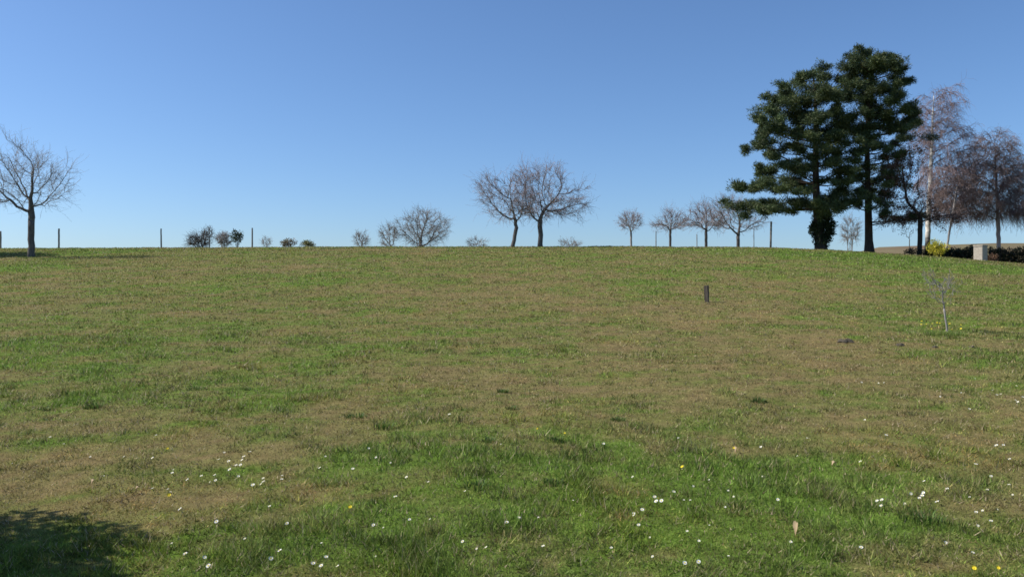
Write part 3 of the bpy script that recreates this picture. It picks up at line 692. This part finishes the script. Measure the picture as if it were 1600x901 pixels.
tufts = [(145, 637, 16, 'dark green grass tuft in the dry sward, lower left of the lush band'), (72, 640, 12, 'small grass tuft near the left edge beside the darker tuft'),
         (306, 608, 16, 'dark green grass tuft left of a smaller one in the left middle of the meadow'), (387, 609, 9, 'small dark grass tuft right of the bigger dark one, left middle'),
         (557, 652, 17, 'grass tuft with dark foot above the lush foreground band'), (597, 668, 18, 'broad dark grass tuft at the upper edge of the lush foreground band'),
         (785, 613, 9, 'small dark grass tuft at the middle of the dry sward'), (800, 639, 9, 'small grass tuft just below the small central one'),
         (966, 657, 14, 'dark grass tuft right of centre above the foreground band'), (1185, 628, 15, 'broad green grass tuft in the dry ground right of centre'),
         (765, 690, 12, 'brown-footed grass tuft at the edge of the lush band, centre'), (745, 760, 26, 'large dark lush grass tuft in the central foreground'),
         (1440, 812, 34, 'big dark lush grass clump at the right foreground'), (865, 755, 18, 'dark grass tuft right of the large central foreground one'),
         (675, 548, 6, 'tiny dark grass tuft far out in the middle of the meadow'), (870, 690, 10, 'dark little tuft beside two yellow flowers')]
for i, (px, py, r, lab) in enumerate(tufts):
    x, y, z = hit(px, py); rad = r * y / FPX
    V, F, c = tuft_mesh(int((60 + rad * 420) * random.uniform(.7, 1.2)), rad * random.uniform(.8, 1.1), min(.035 + rad * .22, .075) * random.uniform(.7, 1.2), TG, i)
    tag(mesh_obj('grass_tuft', V, F, GRASS, attrs={'tint': c}, loc=(x, y, z)), lab, 'grass tuft', 'grass tufts in the meadow')

# daffodils round the sapling
def plain(name, col, rough=.6):
    def f(n, l, b):
        no = noise(n, l, 60, 3); l.new(ramp(n, l, no, [(.3, tuple(c * .85 for c in col)), (.7, col)]), b.inputs['Base Color']); b.inputs['Roughness'].default_value = rough
    return mat(name, f)
WHITE = plain('white_petals', (.85, .85, .82)); YELLOW = plain('yellow_petals', (.80, .62, .03)); STEM = plain('flower_stem', (.08, .16, .04)); STRAW = plain('dry_leaf', (.46, .34, .20)); SOIL = plain('dark_soil', (.10, .085, .06), .95)
def flower_mesh(name, petals, r, hgt, pm, cm, cup=.25, disc=.35):
    V = []; F3 = []; F4 = []; m3 = []; m4 = []
    def add(P): V.extend(P); return len(V) - len(P)
    for k in range(petals):
        a = 6.283 * k / petals; wv = 6.283 / petals * .48
        f = lambda rr, aa, zz: (math.cos(aa) * rr, math.sin(aa) * rr, hgt + zz)
        i = add([f(r * .15, a, 0), f(r * .7, a - wv, cup * r * .6), f(r, a, cup * r), f(r * .7, a + wv, cup * r * .6)]); F4.append([i, i + 1, i + 2, i + 3]); m4.append(0)
    c0 = add([(0, 0, hgt + disc * r * .7)])
    ring = add([(math.cos(6.283 * k / 7) * r * disc, math.sin(6.283 * k / 7) * r * disc, hgt + .004) for k in range(7)])
    for k in range(7): F3.append([c0, ring + k, ring + (k + 1) % 7]); m3.append(1)
    sr = .0018
    b = add([(math.cos(2.09 * k) * sr, math.sin(2.09 * k) * sr, -.02) for k in range(3)] + [(math.cos(2.09 * k) * sr, math.sin(2.09 * k) * sr, hgt) for k in range(3)])
    for k in range(3): F4.append([b + k, b + (k + 1) % 3, b + 3 + (k + 1) % 3, b + 3 + k]); m4.append(2)
    o = mesh_obj(name, np.array(V), [np.array(F4), np.array(F3)], [pm, cm, STEM], attrs={'mat': m4 + m3})
    me = o.data; bpy.data.objects.remove(o); return me
DAISY = [flower_mesh('daisy', 13, .015, h, WHITE, YELLOW) for h in (.028, .04, .055)]
DAND = [flower_mesh('dandelion', 16, .02, h, YELLOW, YELLOW, .5, .5) for h in (.05, .08)]
DAFF = [flower_mesh('daffodil', 6, .035, h, YELLOW, YELLOW, .2, .4) for h in (.13, .18)]
def flower(meshes, px, py, label, cat, group, scale=1, xyz=None):
    x, y, z = hit(px, py) if xyz is None else xyz
    me = random.choice(meshes); o = bpy.data.objects.new(me.name.split('.')[0], me); C.objects.link(o)
    o.location = (x, y, z); s = scale * random.uniform(.85, 1.25); o.scale = (s, s, 1)
    # heads turn towards the sun
    o.rotation_euler = (R(random.uniform(5, 40)), R(random.uniform(-30, 5)), R(random.uniform(-40, 40))); tag(o, label, cat, group)
dz = [(('white daisy in the scatter of daisies at the left foreground', 'left foreground daisies'),
       [(245, 723), (343, 723), (350, 716), (360, 727), (383, 718), (372, 736), (385, 726), (296, 754), (318, 754), (340, 749), (272, 748), (265, 770), (242, 771), (372, 754), (398, 767), (417, 763), (440, 760), (455, 757), (286, 800), (247, 686), (79, 687), (85, 622), (390, 716), (378, 730), (365, 742)]),
      (('white daisy near the bottom edge right of the corner shadow', 'bottom edge daisies'),
       [(292, 872), (317, 882), (330, 889), (341, 821), (423, 877), (443, 870), (489, 887), (505, 890), (425, 803), (450, 822), (508, 884)]),
      (('lone white daisy in the lush grass of the middle foreground', 'middle foreground daisies'),
       [(619, 782), (575, 708), (590, 720), (552, 742), (502, 736), (792, 822), (703, 651), (944, 700), (1067, 890), (990, 808), (1003, 804), (998, 818)]),
      (('white daisy in the loose cluster right of centre in the foreground', 'cluster right of centre'), [(1022, 783), (1031, 793), (1050, 779), (1036, 788), (993, 752)]),
      (('white daisy in the right foreground near the bright white patch', 'right foreground daisies'),
       [(1437, 783), (1448, 782), (1442, 775), (1443, 786), (1374, 790), (1382, 788), (1418, 778), (1467, 790), (1525, 806), (1548, 751), (1577, 766), (1447, 757), (1524, 736), (1383, 686), (1347, 726), (1412, 791), (1379, 795), (1559, 700), (1568, 700), (1344, 868), (1582, 727)]),
      (('tiny white daisy far right in the dry sward', 'far right daisies'),
       [(1549, 617), (1562, 619), (1585, 628), (1593, 632), (1522, 596), (1588, 610), (1502, 617), (1468, 622), (1383, 601), (1373, 601), (1512, 646), (1353, 661), (1595, 627), (1345, 600), (1556, 620)])]
for (lab, grp), pts in dz:
    for px, py in pts: flower(DAISY, px, py, lab, 'daisy', grp, .78)
for k in range(70):
    px, py = random.uniform(20, 1590), 690 + 205 * random.random() ** .8
    if px < 270 and py > 800: continue
    side = 0 if px < 530 else 1 if px < 1060 else 2
    flower(DAISY, px, py, ['small daisy scattered singly in the left part of the near meadow', 'small daisy scattered singly in the middle part of the near meadow', 'small daisy scattered singly in the right part of the near meadow'][side],
           'daisy', ['left scattered daisies', 'middle scattered daisies', 'right scattered daisies'][side], random.uniform(.4, .75))
for px, py, lab in [(1144, 714, 'yellow dandelion beside a pale leaf right of centre'), (1071, 738, 'yellow dandelion left of and below the one by the pale leaf'), (845, 683, 'yellow dandelion at the centre, left of another'),
                    (882, 684, 'yellow dandelion at the centre, right of another'), (546, 800, 'lone yellow dandelion left of the dry brown stalks'), (264, 781, 'lone yellow dandelion among the left foreground daisies'),
                    (1553, 896, 'yellow dandelion at the bottom right edge'), (1517, 897, 'fainter yellow dandelion left of the bottom right one'), (266, 711, 'small yellow dandelion above the left foreground daisies')]:
    flower(DAND, px, py, lab, 'dandelion', 'dandelions in the grass', .65)
for k in range(11):
    px = 1481 + random.uniform(-42, 34); py = 517 + random.uniform(-3, 9)
    flower(DAFF, px, py, 'small yellow daffodil at the foot of the little sapling', 'daffodil', 'daffodils round the sapling', .55)
for k, (px, r) in enumerate([(1460, 14), (1496, 16), (1478, 9)]):
    x, y, z = hit(px, 524); V, F, c = tuft_mesh(90, r * y / FPX, .09, [(.15, .22, .04), (.19, .23, .05), (.11, .17, .035)], 60 + k)
    tag(mesh_obj('flower_foliage', V, F, GRASS, attrs={'tint': c}, loc=(x, y, z)), ['clump of green bulb leaves left of the sapling stem', 'bigger clump of green bulb leaves right of the sapling stem', 'clump of green bulb leaves in front of the sapling stem'][k], 'plant', 'bulb leaves round the sapling')

def leaf_obj(px, py, L, wd, label, up=.5, rz=0, m=STRAW):
    x, y, z = hit(px, py); n = 7; V = []; F = []
    for k in range(n):
        f = k / (n - 1); ww = wd * (math.sin(math.pi * (f * .92 + .04)) ** .8) * (1 + .2 * math.sin(f * 17 + L * 900))
        p = np.array([0, f * L * (1 - up), f * L * up + .02 * math.sin(f * 3)])
        V += [p + [-ww / 2, -.25 * ww, .012 * L / .07], p, p + [ww / 2, -.3 * ww * (1 - f), .006 * L / .07]]
        if k: i = 3 * (k - 1); F += [[i, i + 1, i + 4, i + 3], [i + 1, i + 2, i + 5, i + 4]]
    V = np.array(V); V2 = V + [0, .001, -.002]; nV = len(V); F = np.array(F)
    o = mesh_obj('dry_leaf', np.concatenate([V, V2]), np.concatenate([F, F[:, ::-1] + nV]), m, loc=(x, y, z + .004), smooth=True); o.rotation_euler.z = rz
    tag(o, label, 'leaf', 'dry leaves in the grass'); return o
leaf_obj(1243, 838, .078, .032, 'upright tan dry leaf in the lush grass of the right foreground', .9, -1.0)
leaf_obj(1149, 708, .05, .024, 'pale dry leaf beside the yellow dandelion right of centre', .8, -1.1)
leaf_obj(212, 771, .05, .026, 'pale dry leaf in the dry left foreground', .6, -1.2)
leaf_obj(143, 758, .045, .03, 'small pale leaf left of the other in the dry left foreground', .5, -.8)
leaf_obj(1300, 728, .05, .026, 'tan dry leaf lying in brown grass at the right', .3, -1.4)

# clods of dark earth
def clod(px, py, wpx, hpx, label, cat='clod'):
    x, y, z = hit(px, py); s = y / FPX
    import bmesh
    bm = bmesh.new(); bmesh.ops.create_icosphere(bm, subdivisions=3, radius=1)
    ph = random.uniform(0, 9)
    for v in bm.verts:
        k = 1 + .28 * math.sin(v.co.x * 5 + ph) * math.cos(v.co.y * 4 + ph) + random.uniform(-.1, .1)
        v.co = Vector((v.co.x * wpx * s / 2 * k, v.co.y * wpx * s / 2.6 * k, max(v.co.z, -.4) * hpx * s * k * .8))
    o = bm_obj('earth_clod', bm, SOIL, None, (x, y, z)); tag(o, label, cat, 'dark clods near the sapling')
clod(1322, 534, 26, 6, 'flat dark clod of earth left of the sapling, the widest one')
clod(1407, 540, 13, 5, 'dark clod of earth between the widest one and the sapling')
clod(1461, 543, 9, 4, 'small dark clod of earth just below the sapling flowers')
clod(1519, 543, 9, 4, 'small dark clod of earth below right of the sapling')
